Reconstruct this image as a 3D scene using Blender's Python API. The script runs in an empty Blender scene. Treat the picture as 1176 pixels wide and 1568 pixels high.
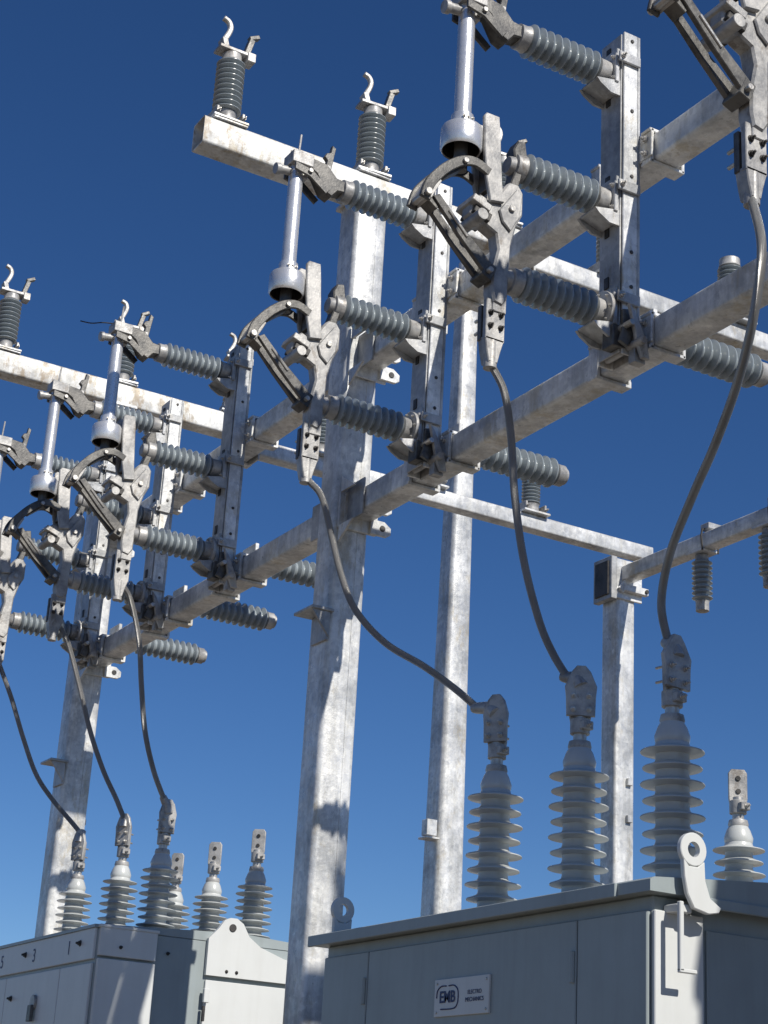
import bpy, bmesh, math, random
from mathutils import Vector, Matrix
random.seed(4)
S=4.0; H=1.6           # design unit -> metres, eye height
sc=bpy.context.scene
def W(v): return Vector((v[0]*S, v[1]*S, v[2]*S+H))

# ------------------------------------------------------------------ materials
def newmat(name):
    m=bpy.data.materials.new(name); m.use_nodes=True
    nt=m.node_tree; b=nt.nodes['Principled BSDF']; return m,nt,b
def N(nt,t,**k):
    n=nt.nodes.new(t)
    for a,v in k.items(): setattr(n,a,v)
    return n
def ramp(nt,fac,stops):
    r=N(nt,'ShaderNodeValToRGB'); e=r.color_ramp.elements
    while len(e)<len(stops): e.new(.5)
    for q,(pos,c) in zip(e,stops): q.position=pos; q.color=(*c,1)
    nt.links.new(fac,r.inputs[0]); return r.outputs[0]
def mix(nt,fac,a,b,mode='MIX'):
    m=N(nt,'ShaderNodeMix',data_type='RGBA',blend_type=mode)
    if isinstance(fac,(int,float)): m.inputs[0].default_value=fac
    else: nt.links.new(fac,m.inputs[0])
    for s,i in((a,6),(b,7)):
        if isinstance(s,tuple): m.inputs[i].default_value=(*s,1)
        else: nt.links.new(s,m.inputs[i])
    return m.outputs[2]
def noise(nt,co,scale,detail=4,rough=.55):
    n=N(nt,'ShaderNodeTexNoise'); n.inputs['Scale'].default_value=scale; n.inputs['Detail'].default_value=detail; n.inputs['Roughness'].default_value=rough
    nt.links.new(co,n.inputs['Vector']); return n.outputs['Fac']
def bump(nt,b,h,strength,dist=.002):
    n=N(nt,'ShaderNodeBump'); n.inputs['Strength'].default_value=strength; n.inputs['Distance'].default_value=dist
    nt.links.new(h,n.inputs['Height']); nt.links.new(n.outputs[0],b.inputs['Normal'])
def metal_mat(name,c0,c1,metal,r0,r1,stain=None,spangle=True,scale=3.,stain2=None):
    m,nt,b=newmat(name)
    co=N(nt,'ShaderNodeNewGeometry').outputs['Position']
    n1=noise(nt,co,scale,7,.7)
    col=ramp(nt,n1,[(.38,c0),(.58,c1)])
    if spangle:
        v=N(nt,'ShaderNodeTexVoronoi'); v.inputs['Scale'].default_value=42; nt.links.new(co,v.inputs['Vector'])
        sp=ramp(nt,v.outputs['Color'],[(0,(.76,.77,.79)),(1,(1.12,1.12,1.10))])
        col=mix(nt,.8,col,sp,'MULTIPLY')
        mp=N(nt,'ShaderNodeMapping'); mp.inputs['Scale'].default_value=(6,6,.7); nt.links.new(co,mp.inputs['Vector'])
        dr=ramp(nt,noise(nt,mp.outputs[0],3.,6,.7),[(.42,(1,1,1)),(.68,(.68,.67,.63))])
        col=mix(nt,.75,col,dr,'MULTIPLY')
    for st in (stain,stain2):
        if not st: continue
        mp=N(nt,'ShaderNodeMapping'); mp.inputs['Scale'].default_value=(1,1,.45); nt.links.new(co,mp.inputs['Vector'])
        n2=noise(nt,mp.outputs[0],st[2],9,.78)
        fac=ramp(nt,n2,[(st[1],(0,0,0)),(st[1]+.07,(1,1,1))])
        f2=N(nt,'ShaderNodeMath',operation='MULTIPLY'); f2.inputs[1].default_value=st[3]; nt.links.new(fac,f2.inputs[0])
        col=mix(nt,f2.outputs[0],col,st[0])
    nt.links.new(col,b.inputs['Base Color'])
    b.inputs['Metallic'].default_value=metal
    rr=ramp(nt,noise(nt,co,scale*6,3),[(.3,(r0,)*3),(.7,(r1,)*3)])
    nt.links.new(rr,b.inputs['Roughness'])
    bump(nt,b,noise(nt,co,70,4,.7),.4,.003)
    return m
M={}
M['galv']=metal_mat('galvanized_steel',(.46,.47,.48),(.80,.80,.79),.22,.26,.48,((.40,.33,.20),.545,3.6,.5),stain2=((.30,.31,.32),.55,9.,.5))
M['galv_stained']=metal_mat('galvanized_steel_stained',(.55,.55,.54),(.80,.80,.78),.1,.4,.6,((.25,.17,.08),.515,5.,.7),stain2=((.42,.35,.22),.53,14.,.5))
M['post']=metal_mat('galvanized_channel',(.28,.29,.30),(.52,.52,.52),.25,.32,.5,((.22,.18,.12),.57,6.,.5))
M['cast']=metal_mat('cast_aluminium',(.24,.24,.24),(.46,.45,.43),.25,.36,.55,((.15,.12,.09),.555,12.,.6),spangle=False,scale=9)
M['bronze']=metal_mat('dark_grey_casting',(.055,.055,.055),(.14,.135,.125),.35,.34,.52,None,spangle=False,scale=12)
M['tube']=metal_mat('aluminium_tube',(.66,.66,.66),(.76,.76,.76),.6,.24,.33,None,spangle=False,scale=5)
M['dark']=metal_mat('dark_steel',(.03,.03,.03),(.07,.065,.06),.3,.4,.6,None,spangle=False,scale=12)
M['bolt']=metal_mat('bolt_steel',(.4,.39,.36),(.55,.53,.5),.6,.3,.45,None,spangle=False,scale=20)
def paint(name,c,rough,dirt=.25,bs=.1,coat=0.):
    m,nt,b=newmat(name)
    co=N(nt,'ShaderNodeNewGeometry').outputs['Position']
    n1=noise(nt,co,2.5,5,.6)
    col=ramp(nt,n1,[(.3,tuple(x*(1-dirt) for x in c)),(.68,c)])
    mp=N(nt,'ShaderNodeMapping'); mp.inputs['Scale'].default_value=(9,9,.8); nt.links.new(co,mp.inputs['Vector'])
    n2=noise(nt,mp.outputs[0],1.6,6,.7)
    st=ramp(nt,n2,[(.45,(1,1,1)),(.8,(.74,.72,.68))])
    col=mix(nt,min(1,dirt*3),col,st,'MULTIPLY')
    nt.links.new(col,b.inputs['Base Color'])
    b.inputs['Roughness'].default_value=rough
    b.inputs['Coat Weight'].default_value=coat
    bump(nt,b,noise(nt,co,60,3),bs,.0015)
    return m
M['ins']=paint('grey_porcelain',(.29,.33,.355),.24,.18,bs=.02,coat=.4)
M['bush']=paint('light_grey_porcelain',(.55,.57,.56),.32,.15,bs=.02,coat=.25)
M['cab']=paint('cabinet_paint_grey_and_shade',(.32,.365,.37),.42,.15,bs=.08)  # cabinet grey, also the darker tone painted in where cabinet faces are shaded
M['cab_light']=paint('cabinet_paint_light_and_sunlit',(.64,.655,.64),.42,.08,bs=.08)  # light cabinet tone, also paints the sunlit strip on the near cabinet
M['seam']=paint('seam_gasket',(.06,.065,.065),.7,.1)  # dark sheet seen through the gaps between door panels
M['plate']=paint('name_plate',(.60,.61,.60),.35,.1)
M['ink']=paint('navy_ink',(.02,.035,.12),.5,.05)
M['wall']=paint('shadow_block_paint',(.45,.46,.44),.6,.15)  # walls of the added out-of-frame shadow caster
def cable_mat():
    m,nt,b=newmat('stranded_conductor')
    tc=N(nt,'ShaderNodeTexCoord')
    wv=N(nt,'ShaderNodeTexWave',wave_type='BANDS',bands_direction='DIAGONAL'); wv.inputs['Scale'].default_value=14; wv.inputs['Distortion'].default_value=.3
    nt.links.new(tc.outputs['UV'],wv.inputs['Vector'])
    co=N(nt,'ShaderNodeNewGeometry').outputs['Position']
    c=ramp(nt,wv.outputs['Fac'],[(.15,(.20,.20,.195)),(.6,(.52,.515,.50))])
    c2=mix(nt,.6,c,ramp(nt,noise(nt,co,7,4),[(.3,(.6,.6,.58)),(.7,(1,1,1))]),'MULTIPLY')
    nt.links.new(c2,b.inputs['Base Color']); b.inputs['Metallic'].default_value=.5; b.inputs['Roughness'].default_value=.34
    bump(nt,b,wv.outputs['Fac'],.7,.004); return m
M['cable']=cable_mat()

# ------------------------------------------------------------------ mesh builder (design units)
class MB:
    def __init__(s): s.v=[];s.f=[];s.m=[];s.uv={};s.mats=[]
    def mi(s,k):
        if k not in s.mats: s.mats.append(k)
        return s.mats.index(k)
    def add(s,vs,fs,k):
        o=len(s.v); s.v+= [Vector(x) for x in vs]; i=s.mi(k)
        for q in fs: s.f.append([o+a for a in q]); s.m.append(i)
    def rotz(s,start,x,y,ang):
        R=Matrix.Rotation(ang,3,'Z'); c=Vector((x,y,0))
        for i in range(start,len(s.v)): s.v[i]=R@(s.v[i]-c)+c
    def box(s,c,d,k,rot=None,bev=.0007):
        c=Vector(c); hx,hy,hz=d[0]/2,d[1]/2,d[2]/2
        b=min(bev,hx*.4,hy*.4,hz*.4)
        vs=[];idx={}
        for sx in(-1,1):
            for sy in(-1,1):
                for sz in(-1,1):
                    for a in range(3):
                        q=[hx-b,hy-b,hz-b]; q[a]+=b
                        idx[(sx,sy,sz,a)]=len(vs); vs.append(Vector((sx*q[0],sy*q[1],sz*q[2])))
        fs=[]
        for a in range(3):
            for sg in(-1,1):
                o=[i for i in range(3) if i!=a]
                ring=[]
                for t in((-1,-1),(1,-1),(1,1),(-1,1)):
                    q=[0,0,0];q[a]=sg;q[o[0]]=t[0];q[o[1]]=t[1]; ring.append(idx[(*q,a)])
                fs.append(ring)
        for a in range(3):
            o=[i for i in range(3) if i!=a]
            for t in((-1,-1),(1,-1),(1,1),(-1,1)):
                q0=[0,0,0];q1=[0,0,0]
                q0[a]=-1;q1[a]=1
                for q in(q0,q1): q[o[0]]=t[0];q[o[1]]=t[1]
                fs.append([idx[(*q0,o[0])],idx[(*q1,o[0])],idx[(*q1,o[1])],idx[(*q0,o[1])]])
        for sx in(-1,1):
            for sy in(-1,1):
                for sz in(-1,1): fs.append([idx[(sx,sy,sz,a)] for a in range(3)])
        if rot is not None: vs=[rot@v for v in vs]
        s.add([v+c for v in vs],fs,k)
    def frame(s,d):
        d=d.normalized(); up=Vector((0,0,1)) if abs(d.z)<.9 else Vector((0,1,0))
        a=d.cross(up).normalized(); return a,a.cross(d).normalized()
    def rev(s,p0,d,prof,k,n=24,cap=True):
        p0=Vector(p0);d=Vector(d).normalized();a,b=s.frame(d);vs=[];fs=[]
        for t,r in prof:
            for i in range(n):
                w=2*math.pi*i/n; vs.append(p0+d*t+(a*math.cos(w)+b*math.sin(w))*r)
        for j in range(len(prof)-1):
            for i in range(n):
                i2=(i+1)%n; fs.append([j*n+i,j*n+i2,(j+1)*n+i2,(j+1)*n+i])
        if cap: fs.append(list(range(n))[::-1]); fs.append([(len(prof)-1)*n+i for i in range(n)])
        s.add(vs,fs,k)
    def cyl(s,p0,p1,r,k,n=16,r1=None,bev=.0004):
        p0=Vector(p0);p1=Vector(p1);L=(p1-p0).length;r1=r if r1 is None else r1;b=min(bev,r*.3,L*.3)
        s.rev(p0,p1-p0,[(0,r-b),(b,r),(L-b,r1),(L,r1-b)],k,n)
    def poly(s,pts,y0,y1,k,axis='Y'):
        n=len(pts)
        def P(a,b,t): return {'Y':(a,t,b),'X':(t,a,b),'Z':(a,b,t)}[axis]
        vs=[P(a,b,y0) for a,b in pts]+[P(a,b,y1) for a,b in pts]
        fs=[list(range(n)),list(range(n,2*n))[::-1]]+[[i,(i+1)%n,n+(i+1)%n,n+i] for i in range(n)]
        s.add(vs,fs,k)
    def bpoly(s,pts,y0,y1,k,bev=.0016):
        """extruded plate in XZ with chamfered rims (inset copy of the outline)"""
        n=len(pts); ar=sum(pts[i][0]*pts[(i+1)%n][1]-pts[(i+1)%n][0]*pts[i][1] for i in range(n)); sg=1 if ar>0 else -1
        ins=[]
        for i in range(n):
            p=Vector(pts[i]);a=(p-Vector(pts[i-1])).normalized();c=(Vector(pts[(i+1)%n])-p).normalized()
            n1=Vector((-a.y,a.x))*sg;n2=Vector((-c.y,c.x))*sg;m=(n1+n2)
            m=m.normalized() if m.length>1e-6 else n1
            ins.append(p+m*bev)
        rings=[(ins,y0),(pts,y0+bev),(pts,y1-bev),(ins,y1)]
        vs=[(q[0],y,q[1]) for rg,y in rings for q in rg]
        fs=[list(range(n)),[3*n+i for i in range(n)][::-1]]
        for j in range(3):
            for i in range(n): fs.append([j*n+i,j*n+(i+1)%n,(j+1)*n+(i+1)%n,(j+1)*n+i])
        s.add(vs,fs,k)
    def band(s,pts,w,y0,y1,k,bev=.0008,sub=4,w1=None):
        """curved flat link: strip along a smoothed XZ polyline"""
        Q=[Vector(p) for p in pts];P=[]
        for i in range(len(Q)-1):
            a=Q[max(i-1,0)];b=Q[i];c=Q[i+1];d=Q[min(i+2,len(Q)-1)]
            for j in range(sub):
                t=j/sub; P.append(.5*((2*b)+(c-a)*t+(2*a-5*b+4*c-d)*t*t+(3*b-a-3*c+d)*t**3))
        P.append(Q[-1]);A=[];B=[];w1=w if w1 is None else w1
        for i,p in enumerate(P):
            t=(P[min(i+1,len(P)-1)]-P[max(i-1,0)]).normalized(); nn=Vector((-t.y,t.x))*(w+(w1-w)*i/(len(P)-1))/2
            A.append(tuple(p+nn));B.append(tuple(p-nn))
        s.bpoly(A+B[::-1],y0,y1,k,bev)
    def tube(s,path,r,k,n=12,sub=6,uv=False):
        P=[Vector(q) for q in path]; pts=[]
        for i in range(len(P)-1):
            a=P[max(i-1,0)];b=P[i];c=P[i+1];d=P[min(i+2,len(P)-1)]
            for j in range(sub):
                t=j/sub; pts.append(.5*((2*b)+(c-a)*t+(2*a-5*b+4*c-d)*t*t+(3*b-a-3*c+d)*t**3))
        pts.append(P[-1])
        vs=[];fs=[];T=(pts[1]-pts[0]).normalized();a,b=s.frame(T);L=0;ls=[]
        for i,q in enumerate(pts):
            T2=((pts[min(i+1,len(pts)-1)]-pts[max(i-1,0)])).normalized()
            a=(a-T2*a.dot(T2)).normalized(); b=T2.cross(a)
            if i: L+=(q-pts[i-1]).length
            ls.append(L)
            rr=r if not callable(r) else r(i/(len(pts)-1))
            for w in range(n):
                x=2*math.pi*w/n; vs.append(q+(a*math.cos(x)+b*math.sin(x))*rr)
        base=len(s.f)
        for i in range(len(pts)-1):
            for w in range(n):
                w2=(w+1)%n; fs.append([i*n+w,i*n+w2,(i+1)*n+w2,(i+1)*n+w])
                if uv: s.uv[base+len(fs)-1]=[(ls[i]*40,w/n),(ls[i]*40,(w+1)/n),(ls[i+1]*40,(w+1)/n),(ls[i+1]*40,w/n)]
        fs.append(list(range(n))[::-1]); fs.append([(len(pts)-1)*n+i for i in range(n)])
        s.add(vs,fs,k)
    def hss(s,p0,p1,w,h,k,rad=.004,up=(0,0,1),taper=1.,nc=3):
        p0=Vector(p0);p1=Vector(p1);d=(p1-p0).normalized();up=Vector(up)
        if abs(d.dot(up))>.9: up=Vector((1,0,0))
        a=d.cross(up).normalized();b=a.cross(d).normalized()
        def ring(w,h,rad):
            out=[]
            for cx,cy,a0 in((1,1,0),(-1,1,90),(-1,-1,180),(1,-1,270)):
                for i in range(nc+1):
                    t=math.radians(a0+90*i/nc); out.append((cx*(w/2-rad)+rad*math.cos(t),cy*(h/2-rad)+rad*math.sin(t)))
            return out
        t=.002
        o=ring(w,h,rad);i_=ring(w-2*t,h-2*t,max(rad-t,.0005))
        L=(p1-p0).length
        seq=[(.02,i_,1),(0,i_,1),(0,o,1),(L,o,taper),(L,i_,taper),(L-.02,i_,taper)]
        vs=[];fs=[];n=len(o)
        for q,rg,sc_ in seq:
            for x,y in rg: vs.append(p0+d*q+a*x*sc_+b*y*sc_)
        for j in range(len(seq)-1):
            for i in range(n):
                i2=(i+1)%n; fs.append([j*n+i,j*n+i2,(j+1)*n+i2,(j+1)*n+i])
        fs.append(list(range(n))[::-1]); fs.append([(len(seq)-1)*n+i for i in range(n)])
        s.add(vs,fs,k)
    def bolt(s,p,d,k='bolt',r=.0032,h=.003):
        p=Vector(p);d=Vector(d).normalized()
        s.cyl(p,p+d*h*.35,r*1.35,k,12); s.cyl(p+d*h*.35,p+d*h*1.2,r,k,6); s.cyl(p+d*h*1.2,p+d*h*2.2,r*.5,k,8)
    def insul(s,p0,d,L,r,k='ins',n=26,sheds=10,core=.64,c0=.012,c1=.012,capr=.0125,mk='cast'):
        p0=Vector(p0);d=Vector(d).normalized()
        s.rev(p0,d,[(0,capr*.8),(.001,capr),(c0-.003,capr),(c0,capr*1.08),(c0+.001,capr*.9)],mk,n)
        l=L-c0-c1;pt=l/sheds;pr=[(0,r*core)]
        for i in range(sheds):
            o=i*pt
            pr+=[(o+pt*.16,r*core),(o+pt*.38,r*.93),(o+pt*.46,r),(o+pt*.56,r),(o+pt*.66,r*.94),(o+pt*.86,r*core*1.02)]
        pr.append((l,r*core))
        s.rev(p0+d*c0,d,pr,k,n)
        s.rev(p0+d*(L-c1),d,[(0,capr*.9),(.001,capr*1.08),(.003,capr),(c1-.001,capr),(c1,capr*.8)],mk,n)
    def obj(s,name,origin=None,parent=None,angle=35):
        me=bpy.data.meshes.new(name)
        og=Vector(origin) if origin is not None else Vector((0,0,0))
        me.from_pydata([(v-og)*S for v in s.v],[],s.f)
        for k in s.mats: me.materials.append(M[k])
        me.polygons.foreach_set('material_index',s.m)
        if s.uv:
            l=me.uv_layers.new(name='UVMap')
            for fi,uvs in s.uv.items():
                for li,q in zip(me.polygons[fi].loop_indices,uvs): l.data[li].uv=q
        bm=bmesh.new();bm.from_mesh(me);bmesh.ops.recalc_face_normals(bm,faces=bm.faces);bm.to_mesh(me);bm.free()
        me.polygons.foreach_set('use_smooth',[True]*len(me.polygons))
        me.set_sharp_from_angle(angle=math.radians(angle))
        ob=bpy.data.objects.new(name,me);sc.collection.objects.link(ob)
        if parent: ob.parent=parent; ob.location=(0,0,0)
        else: ob.location=W(og)
        return ob
def inst(ob,loc,name=None):
    o=bpy.data.objects.new(name or ob.name.split('.')[0],ob.data);sc.collection.objects.link(o);o.location=W(loc);return o

GZ=-H/S   # ground level in design units
# ------------------------------------------------------------------ ground
def ground():
    me=bpy.data.meshes.new('gravel_ground'); R=3000
    me.from_pydata([(-R,-R,0),(R,-R,0),(R,R,0),(-R,R,0)],[],[(0,1,2,3)])
    m,nt,b=newmat('gravel'); co=N(nt,'ShaderNodeNewGeometry').outputs['Position']
    v=N(nt,'ShaderNodeTexVoronoi'); v.inputs['Scale'].default_value=22; nt.links.new(co,v.inputs['Vector'])
    c=ramp(nt,v.outputs['Color'],[(0,(.13,.10,.075)),(1,(.31,.26,.20))])
    c=mix(nt,.7,c,ramp(nt,noise(nt,co,.3,4),[(.3,(.8,.78,.74)),(.7,(1,1,1))]),'MULTIPLY')
    nt.links.new(c,b.inputs['Base Color']); b.inputs['Roughness'].default_value=.9
    bump(nt,b,v.outputs['Distance'],.8,.03)
    me.materials.append(m); o=bpy.data.objects.new('gravel_ground',me); sc.collection.objects.link(o)
ground()

# ------------------------------------------------------------------ columns
CW=.050; XC=1.006
def ears(b,x,y,z,w=.056,h=.05):
    b.box((x,y-.0025,z),(w,.004,h),'galv')
    for sg in(-1,1):
        zc=z+sg*h*.30
        b.bpoly([(x+w*.30,zc-.010),(x+w*.30,zc+.010),(x+w*.30+.020,zc+.010),(x+w*.30+.030,zc+.003),(x+w*.30+.030,zc-.006),(x+w*.30+.024,zc-.010)],y-.010,y-.0048,'galv',bev=.0006)
        b.cyl((x+w*.3+.017,y-.0112,zc),(x+w*.3+.017,y-.0095,zc),.0042,'dark',12)
        b.poly([(y-.005,z+sg*h*.5-.002*sg),(y-.04,z+sg*h*.5-.002*sg),(y-.005,z+sg*(h*.5+.02))],x-w*.5,x-w*.5+.003,'galv',axis='X')
def column(x,y,top,shelf=None,name='steel_column',w=CW,joints=()):
    b=MB(); b.hss((x,y,GZ+.006),(x,y,top),w,w,'galv',rad=.007)
    b.box((x,y,GZ+.004),(w*2,w*2,.008),'galv')
    b.box((x,y,top+.003),(w*1.2,w*1.12,.006),'galv')
    b.box((x+.009,y-w/2-.0002,(GZ+top)/2),(.0011,.0008,top-GZ-.03),'galv',bev=.0002)
    for a in(-1,1):
        for c in(-1,1): b.bolt((x+a*w*.8,y+c*w*.8,GZ+.008),(0,0,1),r=.005,h=.006)
    for z in joints: ears(b,x+.006,y-w/2,z)
    if shelf:
        z=shelf; hx=x-w/2
        b.box((hx-.012,y-.008,z),(.032,.050,.004),'post')
        b.poly([(hx-.0005,z-.0022),(hx-.026,z-.0022),(hx-.0005,z-.034)],y-.030,y-.026,'post')
        b.box((hx-.0016,y-.008,z-.020),(.0032,.040,.036),'post')
    for z in(top-.45,top-.75):
        b.box((x+w/2+.004,y+.004,z),(.008,.012,.01),'galv')
    return b.obj(name,(x,y,GZ))
column(XC,1.885,1.262,shelf=.662,joints=(.800,1.02))
column(XC,2.79,1.280,shelf=.62,joints=(.800,1.02))
column(XC,.52,1.262,shelf=.662,joints=(.800,1.02))
def rear_column(x,y,top):
    b=MB();w=.040; yf=y-w/2
    b.hss((x,y,GZ+.006),(x,y,top),w,w,'galv',rad=.005); b.box((x,y,GZ+.004),(w*2,w*2,.008),'galv')
    b.box((x+.008,yf-.0002,(GZ+.30)/2),(.001,.0008,.30-GZ-.03),'galv',bev=.0002)
    b.box((x-w/2-.008,y,top-.035),(.012,.05,.075),'post'); b.box((x-w/2-.0155,y,top-.035),(.003,.036,.06),'dark')
    b.box((x+.004,yf-.0025,top-.035),(.054,.004,.07),'galv')
    rt=Matrix.Rotation(math.radians(38),3,'Y')
    b.box((x+.004,yf-.008,top-.03),(.012,.006,.07),'galv',rt)
    b.box((x+.012,yf-.01,top-.052),(.05,.01,.012),'galv')
    b.cyl((x+.032,yf-.018,top-.052),(x+.032,yf-.0152,top-.052),.0035,'dark',12)
    b.box((x+.002,yf-.0025,.38),(.058,.004,.072),'galv'); b.cyl((x+.006,yf-.0075,.38),(x+.006,yf-.0047,.38),.006,'dark',14)
    for a in(-1,1):
        for c in(-1,1): b.bolt((x+.002+a*.022,yf-.0045,.38+c*.028),(0,-1,0))
    b.box((x+.002,yf-.006,.235),(.062,.012,.055),'galv'); b.box((x+.002,yf-.014,.235),(.03,.005,.03),'galv')
    for z in(.62,.31,.56,.27): b.box((x+w*.18,yf-.003,z),(.01,.006,.012),'galv')
    return b.obj('steel_column',(x,y,GZ))
rear_column(1.735,2.245,.998)
rear_column(1.735,1.34,.998)
b=MB(); b.hss((1.768,2.82,GZ+.006),(1.768,2.82,1.83),.076,.076,'galv',rad=.014,taper=.5); b.box((1.768,2.82,GZ+.004),(.12,.12,.008),'galv')
b.box((1.722,2.80,.62),(.022,.02,.03),'galv'); b.box((1.722,2.80,.60),(.03,.03,.004),'galv')
b.cyl((1.768,2.82,1.822),(1.768,2.82,1.845),.021,'galv',16)
b.obj('tapered_steel_pole',(1.768,2.82,GZ))

# ------------------------------------------------------------------ beams
XB=1.016; BH=.033; BW=.034
ZB=(.8085,1.0245)
for z in ZB:
    for y0,y1 in((2.763,1.912),(1.858,.546)):
        b=MB(); b.hss((XB,y0,z),(XB,y1,z),BW,BH,'galv',rad=.004)
        for y,sg in((y0,1),(y1,-1)):
            b.box((XB,y-sg*.0015,z),(.050,.003,.066),'galv')
            b.box((XB-.019,y-sg*.022,z+.001),(.003,.04,.050),'post')
        b.obj('steel_beam',(XB,y0,z))
for y,o in((1.885,0),(2.79,.018),(.52,0)):
    b=MB(); z=1.289+o; x0,x1=.748,1.27
    b.hss((x0,y,z),(x1,y,z),.036,.042,'galv_stained',rad=.004)
    for i in range(4):
        for j in range(3): b.box((x0+.0192,y-.009+j*.009,z-.013+i*.009),(.002,.0045,.005),'dark',bev=.0002)
    for x in(.785,1.01,1.235): b.box((x,y,z+.0225),(.05,.042,.003),'galv')
    b.obj('steel_beam',(x0,y,z))
for y in(1.525,2.245):
    b=MB(); z=1.028; b.hss((1.036,y,z),(1.80,y,z),.024,.026,'galv',rad=.003)
    b.box((1.0355,y,z),(.003,.042,.050),'galv'); b.obj('steel_beam',(1.036,y,z))
b=MB(); b.hss((1.735,2.222,.973),(1.735,.6,.973),.026,.026,'galv',rad=.003)
b.obj('steel_beam',(1.735,2.222,.973))

# ------------------------------------------------------------------ standing insulators with horns
def standing(r=.020,L=.115,horn=True):
    b=MB()
    b.box((0,0,.002),(.052,.044,.004),'galv'); b.cyl((0,0,.004),(0,0,.012),.014,'cast',20)
    for a in(-1,1): b.box((a*.019,0,.011),(.004,.034,.016),'cast'); b.bolt((a*.019,-.019,.01),(0,-1,0),r=.002)
    b.insul((0,0,.010),(0,0,1),L-.01,r,sheds=10,c0=.010,c1=.013,capr=.0135)
    if horn:
        z=L
        b.box((.002,0,z+.003),(.05,.024,.005),'cast')
        b.box((.024,-.004,z-.001),(.012,.02,.014),'cast')
        b.band([(-.014,z+.004),(-.016,z+.014),(-.012,z+.024),(-.008,z+.034),(-.0065,z+.043),(-.010,z+.051),(-.018,z+.0545)],.0085,-.004,.004,'cast',bev=.0014,w1=.006)
        b.box((.022,-.002,z+.018),(.008,.012,.03),'bronze',Matrix.Rotation(.25,3,'Y'))
        b.box((.029,-.002,z+.038),(.016,.009,.006),'bronze',Matrix.Rotation(-.5,3,'Y'))
        b.box((-.015,-.003,z+.010),(.008,.016,.016),'cast',Matrix.Rotation(-.3,3,'Y'))
    return b
tpl=None
for y,o in((1.885,0),(2.79,.018),(.52,0)):
    for x in(.785,1.01,1.235):
        if tpl is None: tpl=standing().obj('post_insulator'); tpl.location=W((x,y,1.313+o))
        else: inst(tpl,(x,y,1.313+o)).rotation_euler=(0,0,random.uniform(-.15,.15))
t2=None
for x,y in((1.16,1.525),(1.355,1.525),(1.55,1.525),(1.55,2.245),(1.35,2.245),(1.15,2.245)):
    if t2 is None: t2=standing(.016,.095,False).obj('post_insulator'); t2.location=W((x,y,1.0412))
    else: inst(t2,(x,y,1.0412))
t3=None
for y in(2.03,1.875,1.72,1.5):
    if t3 is None:
        b=MB(); b.box((0,0,-.002),(.034,.04,.004),'galv'); b.insul((0,0,-.004),(0,0,-1),.095,.0165,sheds=8,c0=.010,c1=.018,capr=.0105)
        b.tube([(-.016,-.02,-.004),(-.016,-.02,.030),(.016,-.02,.032),(.016,-.02,-.004)],.0018,'dark',6,3)
        b.box((.004,-.021,.036),(.032,.02,.010),'post')
        t3=b.obj('hanging_insulator'); t3.location=W((1.735,y,.9596))
    else: inst(t3,(1.735,y,.9596))

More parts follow.
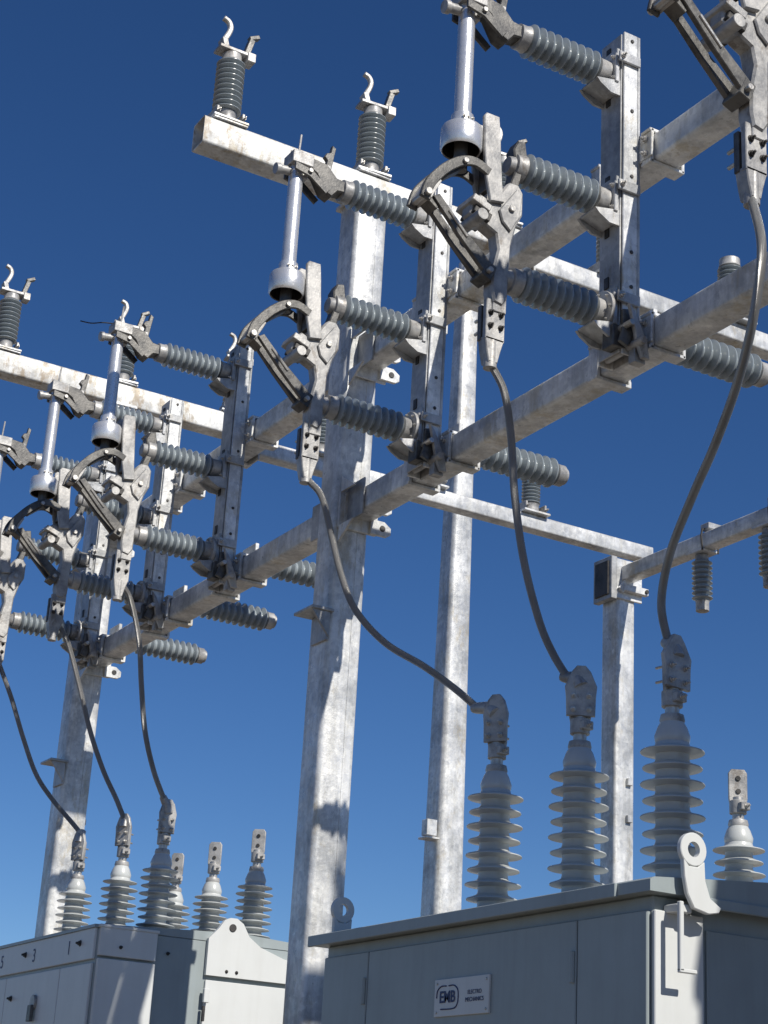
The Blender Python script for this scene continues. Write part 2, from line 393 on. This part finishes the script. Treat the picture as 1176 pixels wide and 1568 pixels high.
# ------------------------------------------------------------------ disconnect switch
def switch():
    b=MB()
    b.box((.9925,0,.975),(.004,.040,.385),'post')
    for sg in(-1,1): b.box((.9815,sg*.0185,.975),(.018,.003,.385),'galv')
    b.box((.9715,0,.975),(.002,.0335,.380),'post')
    for z in(1.15,1.09,.93,.87,.99): b.box((.970,0.004,z),(.0016,.007,.013),'dark',bev=.0002)
    for z in(1.158,1.07,.99,.90,.86): b.cyl((.983,-.0212,z),(.983,-.0198,z),.0022,'dark',10)
    for zc in ZB:
        hb=BH/2
        for y in(-.030,.030+.028):
            b.box((XB,y,zc+hb+.0025),(.046,.016,.004),'galv'); b.box((XB-.0195,y,zc),(.004,.016,BH+.008),'galv')
            b.box((XB+.0215,y,zc),(.004,.016,BH+.008),'galv'); b.box((XB,y,zc-hb-.0025),(.046,.016,.004),'galv')
        b.box((.9945,-.026,zc),(.003,.028,.028),'galv')
        b.bolt((.993,-.030,zc+.009),(-1,0,0)); b.bolt((.993,-.030,zc-.009),(-1,0,0))
    Zi=(1.120,.962,.832)
    for z in Zi:
        b.insul((.846,0,z),(1,0,0),.117,.0185,sheds=9,c0=.012,c1=.016,capr=.0138)
        b.box((.9655,0,z),(.005,.036,.036),'post'); b.box((.9690,0,z+.002),(.004,.03,.05),'post')
        for a in(-1,1):
            b.bolt((.9625,a*.0145,z-.013),(-1,0,0),r=.0022,h=.002); b.bolt((.9625,a*.0145,z+.013),(-1,0,0),r=.0022,h=.002)
        for s0 in(-.016,.013): b.poly([(.940,z-.021),(.972,z-.014),(.972,z-.033),(.958,z-.033),(.945,z-.026)],s0,s0+.003,'post')
        b.box((.956,0,z-.0235),(.030,.026,.003),'post',Matrix.Rotation(.25,3,'Y'))
        b.box((.978,-.0225,z+.012),(.028,.003,.012),'post'); b.bolt((.968,-.024,z+.012),(0,-1,0),r=.0025)
    # jaw
    z=1.123
    b.cyl((.762,0,z-.003),(.776,0,z-.001),.0055,'cast',14); b.cyl((.757,0,z-.004),(.763,0,z-.003),.0072,'cast',14)
    b.box((.787,-.001,z+.014),(.028,.026,.016),'cast'); b.box((.812,.0,z+.013),(.03,.018,.014),'cast')
    b.bpoly([(.800,z+.022),(.822,z+.020),(.836,z+.006),(.852,z+.004),(.852,z-.010),(.838,z-.012),(.830,z-.022),(.820,z-.018),(.808,z+.002),(.798,z+.008)],-.010,.010,'bronze')
    for s0 in(-.016,.0125): b.bpoly([(.776,z+.005),(.800,z+.001),(.824,z-.018),(.819,z-.025),(.796,z-.009),(.776,z-.005)],s0,s0+.0035,'bronze',bev=.0008)
    b.cyl((.796,-.019,z-.002),(.796,.019,z-.002),.003,'bolt',10)
    b.cyl((.786,0,z+.02),(.788,0,z+.054),.0014,'cast',8)
    b.cyl((.779,.006,z+.02),(.780,.006,z+.032),.0018,'cast',8)
    b.bpoly([(.822,z+.016),(.830,z+.016),(.835,z+.050),(.830,z+.053),(.828,z+.042),(.823,z+.040),(.820,z+.034),(.824,z+.03)],-.0035,.0035,'bronze',bev=.001)
    # blade tube
    b.cyl((.785,0,.985),(.785,0,z+.008),.0088,'tube',24); b.cyl((.785,0,.985),(.785,0,.998),.0114,'tube',20)
    for i in range(3): b.bolt((.780+.005*i,-.0114,.991),(0,-1,0),r=.0014,h=.001)
    b.box((.788,0,z+.002),(.020,.012,.020),'cast')
    # cup
    b.rev((.785,0,.957),(0,0,1),[(0,.0195),(.003,.0212),(.023,.0212),(.026,.0200),(.0265,.0125),(.034,.0115)],'tube',28,cap=False)
    b.rev((.785,0,.958),(0,0,1),[(0,.0185),(.022,.0185),(.0225,.001)],'dark',28,cap=False)
    b.rev((.785,0,.957),(0,0,1),[(0,.0195),(.001,.0185)],'cast',28,cap=False)
    b.cyl((.785,0,.935),(.785,0,.972),.007,'bronze',14)
    # vertical arm, main casting, ear
    for y0,y1 in((-.0135,-.0085),(.0085,.0135)):
        b.bpoly([(.803,1.000),(.806,1.004),(.821,1.004),(.823,.985),(.827,.930),(.830,.908),(.814,.905),(.808,.93),(.805,.96)],y0,y1,'cast',bev=.001)
    b.box((.815,0,.955),(.006,.016,.07),'bronze')
    b.bpoly([(.836,.934),(.841,.938),(.850,.938),(.856,.930),(.856,.905),(.849,.890),(.843,.866),(.842,.835),(.841,.806),(.835,.797),(.825,.799),(.822,.812),(.823,.835),(.828,.858),(.825,.874),(.812,.880),(.804,.877),(.794,.888),(.794,.901),(.806,.912),(.818,.908),(.826,.918)],-.0085,.0085,'cast',bev=.002)
    b.bpoly([(.826,.900),(.846,.930),(.853,.924),(.850,.898),(.840,.880),(.830,.888)],-.0115,-.0084,'cast',bev=.0012)
    b.cyl((.84,-.0145,.905),(.84,.0145,.905),.0035,'bolt',10)
    b.bpoly([(.843,.978),(.848,.989),(.857,.991),(.860,.975),(.856,.958),(.850,.935),(.840,.935),(.846,.955)],-.008,.008,'bronze',bev=.0015)
    b.cyl((.852,0,.962),(.840,0,.962),.012,'cast',18,r1=.009)
    b.cyl((.852,0,.832),(.840,0,.832),.0125,'cast',18,r1=.009)
    b.cyl((.801,-.021,.882),(.801,.021,.882),.0062,'cast',16); b.box((.803,0,.898),(.022,.032,.008),'cast',Matrix.Rotation(.35,3,'Y'))
    b.box((.806,0,.889),(.020,.026,.010),'dark',Matrix.Rotation(.35,3,'Y'))
    # toggle linkage: flat, nearly straight dark links sloping down to the crank pin
    for y in(-.014,.010):
        b.band([(.812,.936),(.796,.942),(.780,.938),(.764,.926),(.751,.911),(.743,.898),(.739,.882)],.0100,y,y+.004,'bronze',w1=.0115)
    b.box((.747,0,.898),(.011,.026,.026),'cast',Matrix.Rotation(.45,3,'Y'))
    b.box((.774,0,.930),(.026,.018,.008),'bronze',Matrix.Rotation(-.7,3,'Y'))
    b.cyl((.741,-.018,.888),(.741,.018,.888),.0038,'bolt',12); b.cyl((.782,-.017,.938),(.782,.017,.938),.003,'bolt',12)
    b.box((.752,0,.886),(.016,.016,.010),'bronze',Matrix.Rotation(.6,3,'Y'))
    for y in(-.008,.008):
        b.bpoly([(.750,.889),(.757,.894),(.788,.864),(.819,.839),(.823,.828),(.817,.822),(.807,.831),(.780,.857)],y-.0026,y+.0026,'bronze',bev=.0007)
    b.box((.817,0,.829),(.012,.022,.018),'bronze',Matrix.Rotation(.4,3,'Y')); b.cyl((.816,-.016,.828),(.816,.016,.828),.003,'bolt',10)
    b.cyl((.768,-.011,.879),(.790,-.011,.857),.0016,'bolt',8)
    # line terminal
    b.box((.833,0,.803),(.016,.013,.026),'cast')
    b.box((.830,-.002,.781),(.022,.006,.044),'cast'); b.box((.830,.006,.779),(.024,.006,.038),'bronze')
    for x in(.824,.836):
        for zz in(.774,.788): b.bolt((x,-.005,zz),(0,-1,0),'dark',r=.0023,h=.0026); b.cyl((x,.009,zz),(x,.022,zz),.0017,'bolt',8)
    b.bpoly([(.819,.762),(.841,.762),(.837,.748),(.834,.736),(.824,.736),(.821,.748)],-.005,.009,'cast',bev=.001)
    b.cyl((.829,.001,.731),(.829,.001,.760),.0066,'cast',14)
    # insulator base disc and operating crank
    b.cyl((.958,0,.832),(.962,0,.832),.0225,'cast',24)
    for a in range(8): b.bolt((.958,.0185*math.cos(a*.785),.832+.0185*math.sin(a*.785)),(-1,0,0),r=.0016,h=.0014)
    b.bpoly([(.966,.826),(.974,.828),(.980,.804),(.972,.786),(.962,.790),(.966,.804)],-.030,-.025,'bronze',bev=.0008)
    b.bpoly([(.968,.830),(.975,.822),(.990,.792),(.993,.774),(.984,.774),(.977,.790)],-.038,-.033,'cast',bev=.0008)
    b.cyl((.969,-.041,.808),(.969,.015,.808),.0034,'bolt',10); b.cyl((.980,-.045,.790),(.980,.015,.790),.0044,'cast',12)
    b.box((.986,-.026,.786),(.014,.010,.030),'cast'); b.box((.968,-.012,.80),(.016,.018,.024),'bronze')
    # rear bus insulator
    b.box((1.0455,.040,.846),(.006,.044,.050),'galv'); b.box((1.024,.040,.829),(.044,.026,.004),'galv')
    b.cyl((1.048,.040,.850),(1.075,.040,.850),.009,'bronze',14)
    b.insul((1.072,.040,.850),(1,0,0),.142,.0195,sheds=10,c0=.012,c1=.014,capr=.014)
    b.cyl((1.214,.040,.850),(1.218,.040,.850),.011,'cast',18)
    return b
sw=switch().obj('disconnect_switch')
for i,y in enumerate((1.275,.905,1.650,2.205,2.460,2.730)):
    if i==0: sw.location=(0,y*S,H)
    else: inst(sw,(0,y,0))
# loose tie wire sticking out of the jaw of one switch
b=MB(); b.tube([(.792,2.205,1.147),(.775,2.203,1.144),(.758,2.204,1.141),(.742,2.206,1.136),(.725,2.205,1.134)],.0009,'dark',6,5); b.obj('tie_wire',(.792,2.205,1.147))

# ------------------------------------------------------------------ conductors
def cable(pts,name='power_cable'):
    b=MB(); b.tube(pts,.0038,'cable',14,8,uv=True)
    return b.obj(name,pts[0],angle=60)
cables=[
 [(.829,.906,.765),(.828,.905,.739),(.818,.884,.681),(.827,.904,.635),(.846,.944,.600),(.870,1.0,.570),(.895,1.058,.549),(.920,1.118,.520),(.936,1.150,.485),(.942,1.147,.448)],
 [(.829,1.275,.76),(.830,1.275,.737),(.848,1.278,.713),(.859,1.280,.669),(.866,1.281,.610),(.880,1.283,.548),(.901,1.286,.495),(.918,1.287,.467),(.934,1.285,.446)],
 [(.829,1.65,.76),(.832,1.65,.737),(.841,1.631,.712),(.849,1.616,.663),(.857,1.602,.615),(.867,1.582,.571),(.886,1.547,.530),(.909,1.503,.499),(.926,1.468,.471),(.936,1.440,.447)],
 [(.829,2.205,.765),(.838,2.21,.755),(.857,2.224,.741),(.883,2.243,.693),(.898,2.253,.631),(.916,2.266,.570),(.943,2.285,.521),(.973,2.307,.487)],
 [(.829,2.46,.765),(.838,2.46,.755),(.855,2.460,.732),(.881,2.460,.670),(.906,2.459,.604),(.934,2.459,.548),(.960,2.459,.508),(.977,2.459,.478)],
 [(.829,2.73,.765),(.837,2.73,.752),(.860,2.716,.697),(.883,2.701,.633),(.907,2.686,.575),(.934,2.669,.535),(.964,2.650,.500),(.979,2.641,.482)]]
for c in cables: cable(c)

# ------------------------------------------------------------------ bushings
def bushing(b,x,y,z0,ztop,r=.0275,connected=None,sheds=10,ang=0.,ws=1.):
    b.cyl((x,y,z0-.004),(x,y,z0+.008),r*1.02,'cab',28)
    for a in range(8): b.bolt((x+r*.85*math.cos(a*.785),y+r*.85*math.sin(a*.785),z0+.008),(0,0,1),r=.002)
    b.cyl((x,y,z0+.008),(x,y,z0+.016),r*.72,'cast',28)
    L=ztop-z0-.016; pt=L/sheds; pr=[(0,r*.52)]
    for i in range(sheds):
        o=i*pt; rr=r*(1 if i%2==0 else .93)
        pr+=[(o+pt*.15,r*.54),(o+pt*.26,rr*.88),(o+pt*.27,rr*.99),(o+pt*.30,rr),(o+pt*.36,rr*.985),(o+pt*.52,r*.70),(o+pt*.66,r*.56),(o+pt*.9,r*.52)]
    pr+=[(L,r*.54),(L+.004,r*.56),(L+.012,r*.46),(L+.017,r*.36),(L+.018,r*.2)]
    b.rev((x,y,z0+.016),(0,0,1),pr,'bush',32)
    zt=ztop+.014
    b.rev((x,y,zt),(0,0,1),[(0,r*.34),(.004,r*.40),(.009,r*.36),(.010,r*.22)],'cast',24)
    b.cyl((x,y,zt+.008),(x,y,zt+.034),.0062,'bolt',16); b.cyl((x,y,zt+.016),(x,y,zt+.030),.0092,'cast',16)
    b.box((x,y-.010,zt+.023),(.012,.006,.008),'cast'); b.bolt((x,y-.013,zt+.023),(0,-1,0),r=.002)
    zp=zt+.030
    st=len(b.v)
    b.bpoly([(x-.009,zp-.003),(x+.009,zp-.003),(x+.010,zp+.002),(x+.010,zp+.030),(x+.007,zp+.034),(x-.007,zp+.034),(x-.010,zp+.030),(x-.010,zp+.002)],y-.0022,y+.0022,'cast',bev=.0006)
    for c in(0,1): b.cyl((x,y-.0036,zp+.010+.014*c),(x,y-.0024,zp+.010+.014*c),.0028,'dark',12)
    if connected is not None:
        b.bpoly([(x-.012*ws,zp+.002),(x+.012*ws,zp+.002),(x+.0125*ws,zp+.020),(x+.0135*ws,zp+.030),(x+.009,zp+.044),(x+.004,zp+.050),(x-.004,zp+.050),(x-.009,zp+.044),(x-.0135*ws,zp+.030),(x-.0125*ws,zp+.020)],y-.0075,y-.0025,'cast',bev=.0008)
        for a in(-1,1):
            for c in(0,1): b.bolt((x+a*.0065*ws,y-.0077,zp+.008+.013*c),(0,-1,0),'bolt',r=.0021,h=.0026); b.cyl((x+a*.0065*ws,y+.002,zp+.008+.013*c),(x+a*.0065*ws,y+.011,zp+.008+.013*c),.0013,'bolt',8)
    b.rotz(st,x,y,ang)
    if connected is not None:
        off=Matrix.Rotation(ang,3,'Z')@Vector((0,-.005,0))
        top=Vector((x,y,zp+.036))+off; e=Vector(connected); d=(e-top)
        b.tube([tuple(top-Vector((0,0,.006))),tuple(top+d*.35),tuple(e),tuple(e+d.normalized()*.006)],lambda t:.0072-.0022*t,'cast',14,3)

# ------------------------------------------------------------------ circuit breaker cabinet (near)
def near_breaker():
    root=bpy.data.objects.new('circuit_breaker_cabinet',None); sc.collection.objects.link(root); x0,x1,y0,y1=.83,1.365,1.03,1.527
    og=Vector((x0,y0,GZ)); root.location=W(og)
    def fin(b,nm): return b.obj(nm,og,root)
    zt=.207; xm=(x0+x1)/2
    b=MB(); b.box((xm,(y0+y1)/2,(GZ+.08+zt)/2),(x1-x0,y1-y0,zt-GZ-.08),'cab',bev=.0015)
    for a in(x0+.04,x1-.04):
        for c in(y0+.04,y1-.04): b.box((a,c,GZ+.04),(.03,.03,.0796),'galv')
    ys=[y0+.0015,1.118,1.440,y1-.0015]
    for a,c in zip(ys[:-1],ys[1:]):
        b.box((x0-.002,(a+c)/2,(zt+GZ+.08)/2-.004),(.004,c-a-.0016,zt-GZ-.095),'cab',bev=.0009)
    b.box((x0-.0006,(y0+y1)/2,(zt+GZ+.08)/2-.004),(.001,y1-y0-.006,zt-GZ-.098),'seam',bev=.0001)
    for c in(1.118,1.44):
        for zz in(.16,-.1): b.cyl((x0-.005,c+.004,zz-.012),(x0-.005,c+.004,zz+.012),.0022,'cab',8)
    b.box((x0+.022,y0-.0018,(zt+GZ+.08)/2-.004),(.046,.0036,zt-GZ-.095),'cab_light',bev=.0008)  # sunlit strip painted in, lighter than the shaded rest of this face
    b.box(((x0+.048+x1)/2,y0-.0012,(zt-.012+GZ+.08)/2),(x1-x0-.05,.0024,zt-GZ-.11),'cab',bev=.0006)
    fin(b,'body')
    b=MB(); ov=.013
    pr=[(x0-ov,zt),(x0-ov,zt+.0085),(x0-ov+.004,zt+.0105),(xm,zt+.034),(x1+ov-.004,zt+.0105),(x1+ov,zt+.0085),(x1+ov,zt)]
    b.poly(pr,y0-ov,y1+ov,'cab')
    b.box((x0-ov-.001,(y0+y1)/2+.02,zt+.0040),(.003,y1-y0-.012,.0105),'cab',bev=.0006)
    b.box((xm+.02,y0-ov-.001,zt-.003),(x1-x0-.03,.003,.008),'cab',bev=.0006)
    fin(b,'roof')
    def eye(x,y,zc,R=.0125,foot=True):
        b=MB(); t=.005
        b.rev((x,y,zc),(0,-1,0),[(0,R*.46),(0,R-.0006),(.0006,R),(t-.0006,R),(t,R-.0006),(t,R*.46),(0,R*.46)],'cab_light',28,cap=False)
        if foot:
            b.bpoly([(x-.0095,zc-.0075),(x-.009,zc-.020),(x-.006,zc-.033),(x+.0,zc-.043),(x+.014,zc-.046),(x+.024,zc-.044),(x+.026,zc-.040),(x+.016,zc-.034),(x+.0115,zc-.022),(x+.0105,zc-.008),(x+.004,zc-.0125),(x-.004,zc-.0125)],y-t+.0002,y-.0002,'cab_light',bev=.0008)
        else:
            b.bpoly([(x-.0095,zc-.0075),(x-.010,zc-.030),(x+.010,zc-.030),(x+.0105,zc-.008),(x+.004,zc-.0125),(x-.004,zc-.0125)],y-t+.0002,y-.0002,'cab_light',bev=.0008)
        return b
    b=eye(x0+.020,y0-.018,.240)
    b.box((x0+.009,y0-.0205,.176),(.004,.004,.050),'cab_light'); b.box((x0+.015,y0-.0205,.1515),(.016,.004,.003),'cab_light')
    b.box((x0+.016,y0-.009,.197),(.014,.016,.006),'cab_light')
    fin(b,'lifting_eye')
    fin(eye(x0+.022,y1+.018,.246,foot=False),'lifting_eye_far')
    b=MB(); b.box((x0-.005,1.277,.1465),(.002,.084,.031),'plate',bev=.0003)
    for a in(-1,1):
        for c in(-1,1): b.cyl((x0-.0068,1.277+a*.038,.1465+c*.012),(x0-.0058,1.277+a*.038,.1465+c*.012),.0011,'bolt',8)
    yy,zz=1.298,.1465
    for a in(-1,1):
        b.tube([(x0-.0062,yy+a*.002,zz+.0095),(x0-.0062,yy+a*.010,zz+.0095),(x0-.0062,yy+a*.0158,zz+.006),(x0-.0062,yy+a*.0170,zz)] if a>0 else [(x0-.0062,yy+.010,zz-.0095),(x0-.0062,yy-.010,zz-.0095),(x0-.0062,yy-.0158,zz-.006),(x0-.0062,yy-.0170,zz),(x0-.0062,yy-.0158,zz+.006),(x0-.0062,yy-.010,zz+.0095),(x0-.0062,yy-.002,zz+.0095)],.0006,'ink',6,4)
    fin(b,'name_plate')
    def text(s,y,z,size,nm,off=0,w=1.):
        c=bpy.data.curves.new(nm,'FONT'); c.body=s; c.size=size*S; c.extrude=.0004; c.align_x='CENTER'; c.align_y='CENTER'; c.offset=off; c.materials.append(M['ink'])
        o=bpy.data.objects.new(nm,c); sc.collection.objects.link(o); o.parent=root
        o.location=(Vector((x0-.0064,y,z))-og)*S; o.rotation_euler=(math.pi/2,0,-math.pi/2); o.scale=(w,1,1)
    text('EMB',1.298,.1465,.0135,'plate_letters',.0012,1.0)
    text('ELECTRO',1.2560,.1490,.0050,'plate_line_a'); text('MECHANICS',1.2560,.1430,.0050,'plate_line_b')
    Xr=.942
    term=[(.942,1.147,.448),(.934,1.285,.446),(.936,1.440,.447)]
    b=MB()
    for yb,tm,an,ws in zip((1.143,1.275,1.411),term,(.15,-.55,-1.05),(1.3,1.1,1.)):
        bushing(b,Xr,yb,.219,.361,connected=tm,ang=an,sheds=9,ws=ws)
    for yb in(1.143,1.275,1.411): bushing(b,1.252,yb,.219,.352,sheds=9,ang=-.5)
    fin(b,'bushings')
near_breaker()

def far_breaker():
    root=bpy.data.objects.new('circuit_breaker_cabinet',None); sc.collection.objects.link(root); x0,x1,y0,y1=.852,1.262,2.195,2.74
    og=Vector((x0,y0,GZ)); root.location=W(og)
    def fin(b,nm): return b.obj(nm,og,root)
    zt=.285; xm=(x0+x1)/2
    b=MB(); b.box((xm,(y0+y1)/2,(GZ+.08+zt)/2),(x1-x0,y1-y0,zt-GZ-.08),'cab',bev=.0015)  # darker body bare between the end panels paints in a column shadow
    for a in(x0+.04,x1-.04):
        for c in(y0+.04,y1-.04): b.box((a,c,GZ+.04),(.03,.03,.0796),'galv')
    ys=[y0+.003,y0+.115,y0+.33,y1-.003]
    for a,c in zip(ys[:-1],ys[1:]):
        b.box((x0-.002,(a+c)/2,(.240+GZ+.09)/2),(.004,c-a-.002,.240-GZ-.09),'cab_light',bev=.0009)
    b.box((x0-.002,(y0+y1)/2,.265),(.004,y1-y0-.004,.040),'cab_light',bev=.0009)
    b.box((x0+.041,y0-.0038,(.246+GZ+.09)/2),(.080,.0076,.246-GZ-.09),'cab_light',bev=.0008)
    b.box((x0+.041,y0-.0038,.2675),(.080,.0076,.036),'cab_light',bev=.0008)
    b.box((x0+.157+.12,y0-.0018,(.234+GZ+.09)/2),(.24,.0036,.234-GZ-.09),'cab_light',bev=.0008)
    xa=x0+.155
    out=[(xa,.240),(xa,.288),(xa+.014,.303),(xa+.022,.3145),(xa+.030,.318),(xa+.040,.318),(xa+.050,.312),(xa+.060,.296),(xa+.078,.284),(xa+.115,.272),(xa+.2,.262),(xa+.2,.240)]
    b.poly(out,y0-.007,y0-.0005,'cab_light')
    b.cyl((xa+.034,y0-.0085,.305),(xa+.034,y0-.0068,.305),.0052,'dark',16)
    for x in(.03,.045): b.bolt((xa+x,y0-.007,.247),(0,-1,0),'dark',r=.0018,h=.0015)
    b.bolt((x0+.03,y0-.0078,.262),(0,-1,0),'dark',r=.0018); b.bolt((x0+.1,y0-.001,.262),(0,-1,0),'dark',r=.0018)
    b.box((x0+.157,y0-.009,.213),(.008,.006,.018),'cab_light'); b.box((x0+.155,y0-.009,.19),(.004,.004,.02),'dark')
    b.cyl((x0-.008,y0+.20,.20),(x0-.004,y0+.20,.20),.010,'cast',18); b.box((x0-.009,y0+.20,.185),(.005,.014,.022),'bronze'); b.bolt((x0-.004,y0+.30,.21),(-1,0,0),'dark')
    b.bolt((x0-.004,y0+.26,.268),(-1,0,0),'dark'); b.bolt((x0-.004,y0+.05,.268),(-1,0,0),'dark')
    fin(b,'body')
    b=MB(); b.poly([(x0-.006,zt),(x0-.006,zt+.004),(xm,zt+.015),(x1+.006,zt+.004),(x1+.006,zt)],y0-.0005,y1+.006,'cab')
    b.box((x0+.041,y0-.0042,zt+.0022),(.084,.0086,.004),'cab_light'); fin(b,'roof')
    for s,yy in(('1',2.285),('3',2.42),('5',2.555)):
        c=bpy.data.curves.new('phase_number','FONT'); c.body=s; c.size=.026*S; c.extrude=.0004; c.align_x='CENTER'; c.align_y='CENTER'; c.materials.append(M['ink'])
        o=bpy.data.objects.new('phase_number',c); sc.collection.objects.link(o); o.parent=root
        o.location=(Vector((x0-.0044,yy,.264))-og)*S; o.rotation_euler=(math.pi/2,0,-math.pi/2)
    b=MB()
    term=[(.973,2.307,.487),(.977,2.459,.479),(.979,2.641,.483)]
    for yb,tm,an in zip((2.312,2.46,2.641),term,(.1,-1.0,-1.1)): bushing(b,.98,yb,.292,.395,connected=tm,sheds=8,ang=an)
    for yb in(2.312,2.46,2.600): bushing(b,1.13,yb,.294,.390,sheds=8,ang=-.7)
    fin(b,'bushings')
far_breaker()

# ------------------------------------------------------------------ invented hut outside the frame, added to shade the near cabinet end
def shadow_block():
    b=MB(); x0,x1,y0,y1,zt=.990,1.75,.22,.40,.80
    b.box(((x0+x1)/2,(y0+y1)/2,(GZ+zt)/2),(x1-x0,y1-y0,zt-GZ),'wall',bev=.003)
    b.box(((x0+x1)/2,(y0+y1)/2,GZ+.02),(x1-x0+.03,y1-y0+.03,.04),'post')
    b.poly([(x0-.003,zt),(x0-.003,zt+.015),((x0+x1)/2,zt+.05),(x1+.02,zt+.015),(x1+.02,zt)],y0-.01,y1+.01,'cab')
    b.box((x0+.25,y0-.003,GZ+.04+.26),(.24,.006,.52),'cab'); b.box((x0+.16,y0-.008,GZ+.28),(.006,.008,.03),'dark')
    for i in range(6): b.box((x0+.5,y0-.003,.5-i*.014),(.14,.006,.008),'post')
    b.box(((x0+x1)/2,y1+.003,.3),(.2,.006,.16),'post')
    b.obj('added_shadow_block',(x0,y0,GZ))
shadow_block()

# ------------------------------------------------------------------ world, sun, camera
k=.15; el=math.radians(39)
d=Vector((k,-1,0)).normalized()*math.cos(el)+Vector((0,0,math.sin(el)))
w=bpy.data.worlds.new("World"); sc.world=w; w.use_nodes=True; nt=w.node_tree; bg=nt.nodes['Background']
sky=nt.nodes.new('ShaderNodeTexSky'); sky.sky_type='NISHITA'; sky.sun_disc=False; sky.sun_elevation=el
sky.sun_rotation=math.atan2(d.x,d.y); sky.altitude=1500; sky.air_density=1.0; sky.dust_density=0.05; sky.ozone_density=5.5
hs=nt.nodes.new('ShaderNodeHueSaturation'); hs.inputs['Saturation'].default_value=1.17; hs.inputs['Hue'].default_value=.507
nt.links.new(sky.outputs[0],hs.inputs['Color'])
nt.links.new(hs.outputs[0],bg.inputs[0]); bg.inputs[1].default_value=.082
L=bpy.data.lights.new('sun','SUN'); L.energy=5.0; L.angle=math.radians(.5); L.color=(1,.95,.87)
lo=bpy.data.objects.new('sun',L); sc.collection.objects.link(lo); lo.rotation_euler=d.to_track_quat('Z','Y').to_euler(); lo.location=(0,-10,20)
pi,ro,ya=math.radians(20.83),math.radians(3.35),math.radians(29.5)
fw=Vector((math.sin(ya)*math.cos(pi),math.cos(ya)*math.cos(pi),math.sin(pi)))
r=Vector((math.cos(ya),-math.sin(ya),0)); u=r.cross(fw)
r,u=r*math.cos(ro)+u*math.sin(ro),-r*math.sin(ro)+u*math.cos(ro)
cd=bpy.data.cameras.new('camera'); cd.sensor_fit='HORIZONTAL'; cd.sensor_width=36; cd.lens=36*2677/1176; cd.clip_end=8000; cd.clip_start=.1
co=bpy.data.objects.new('camera',cd); sc.collection.objects.link(co)
co.matrix_world=Matrix(((r.x,u.x,-fw.x,0),(r.y,u.y,-fw.y,0),(r.z,u.z,-fw.z,H),(0,0,0,1)))
sc.camera=co
sc.view_settings.view_transform='Standard'; sc.view_settings.look='None'; sc.view_settings.exposure=0
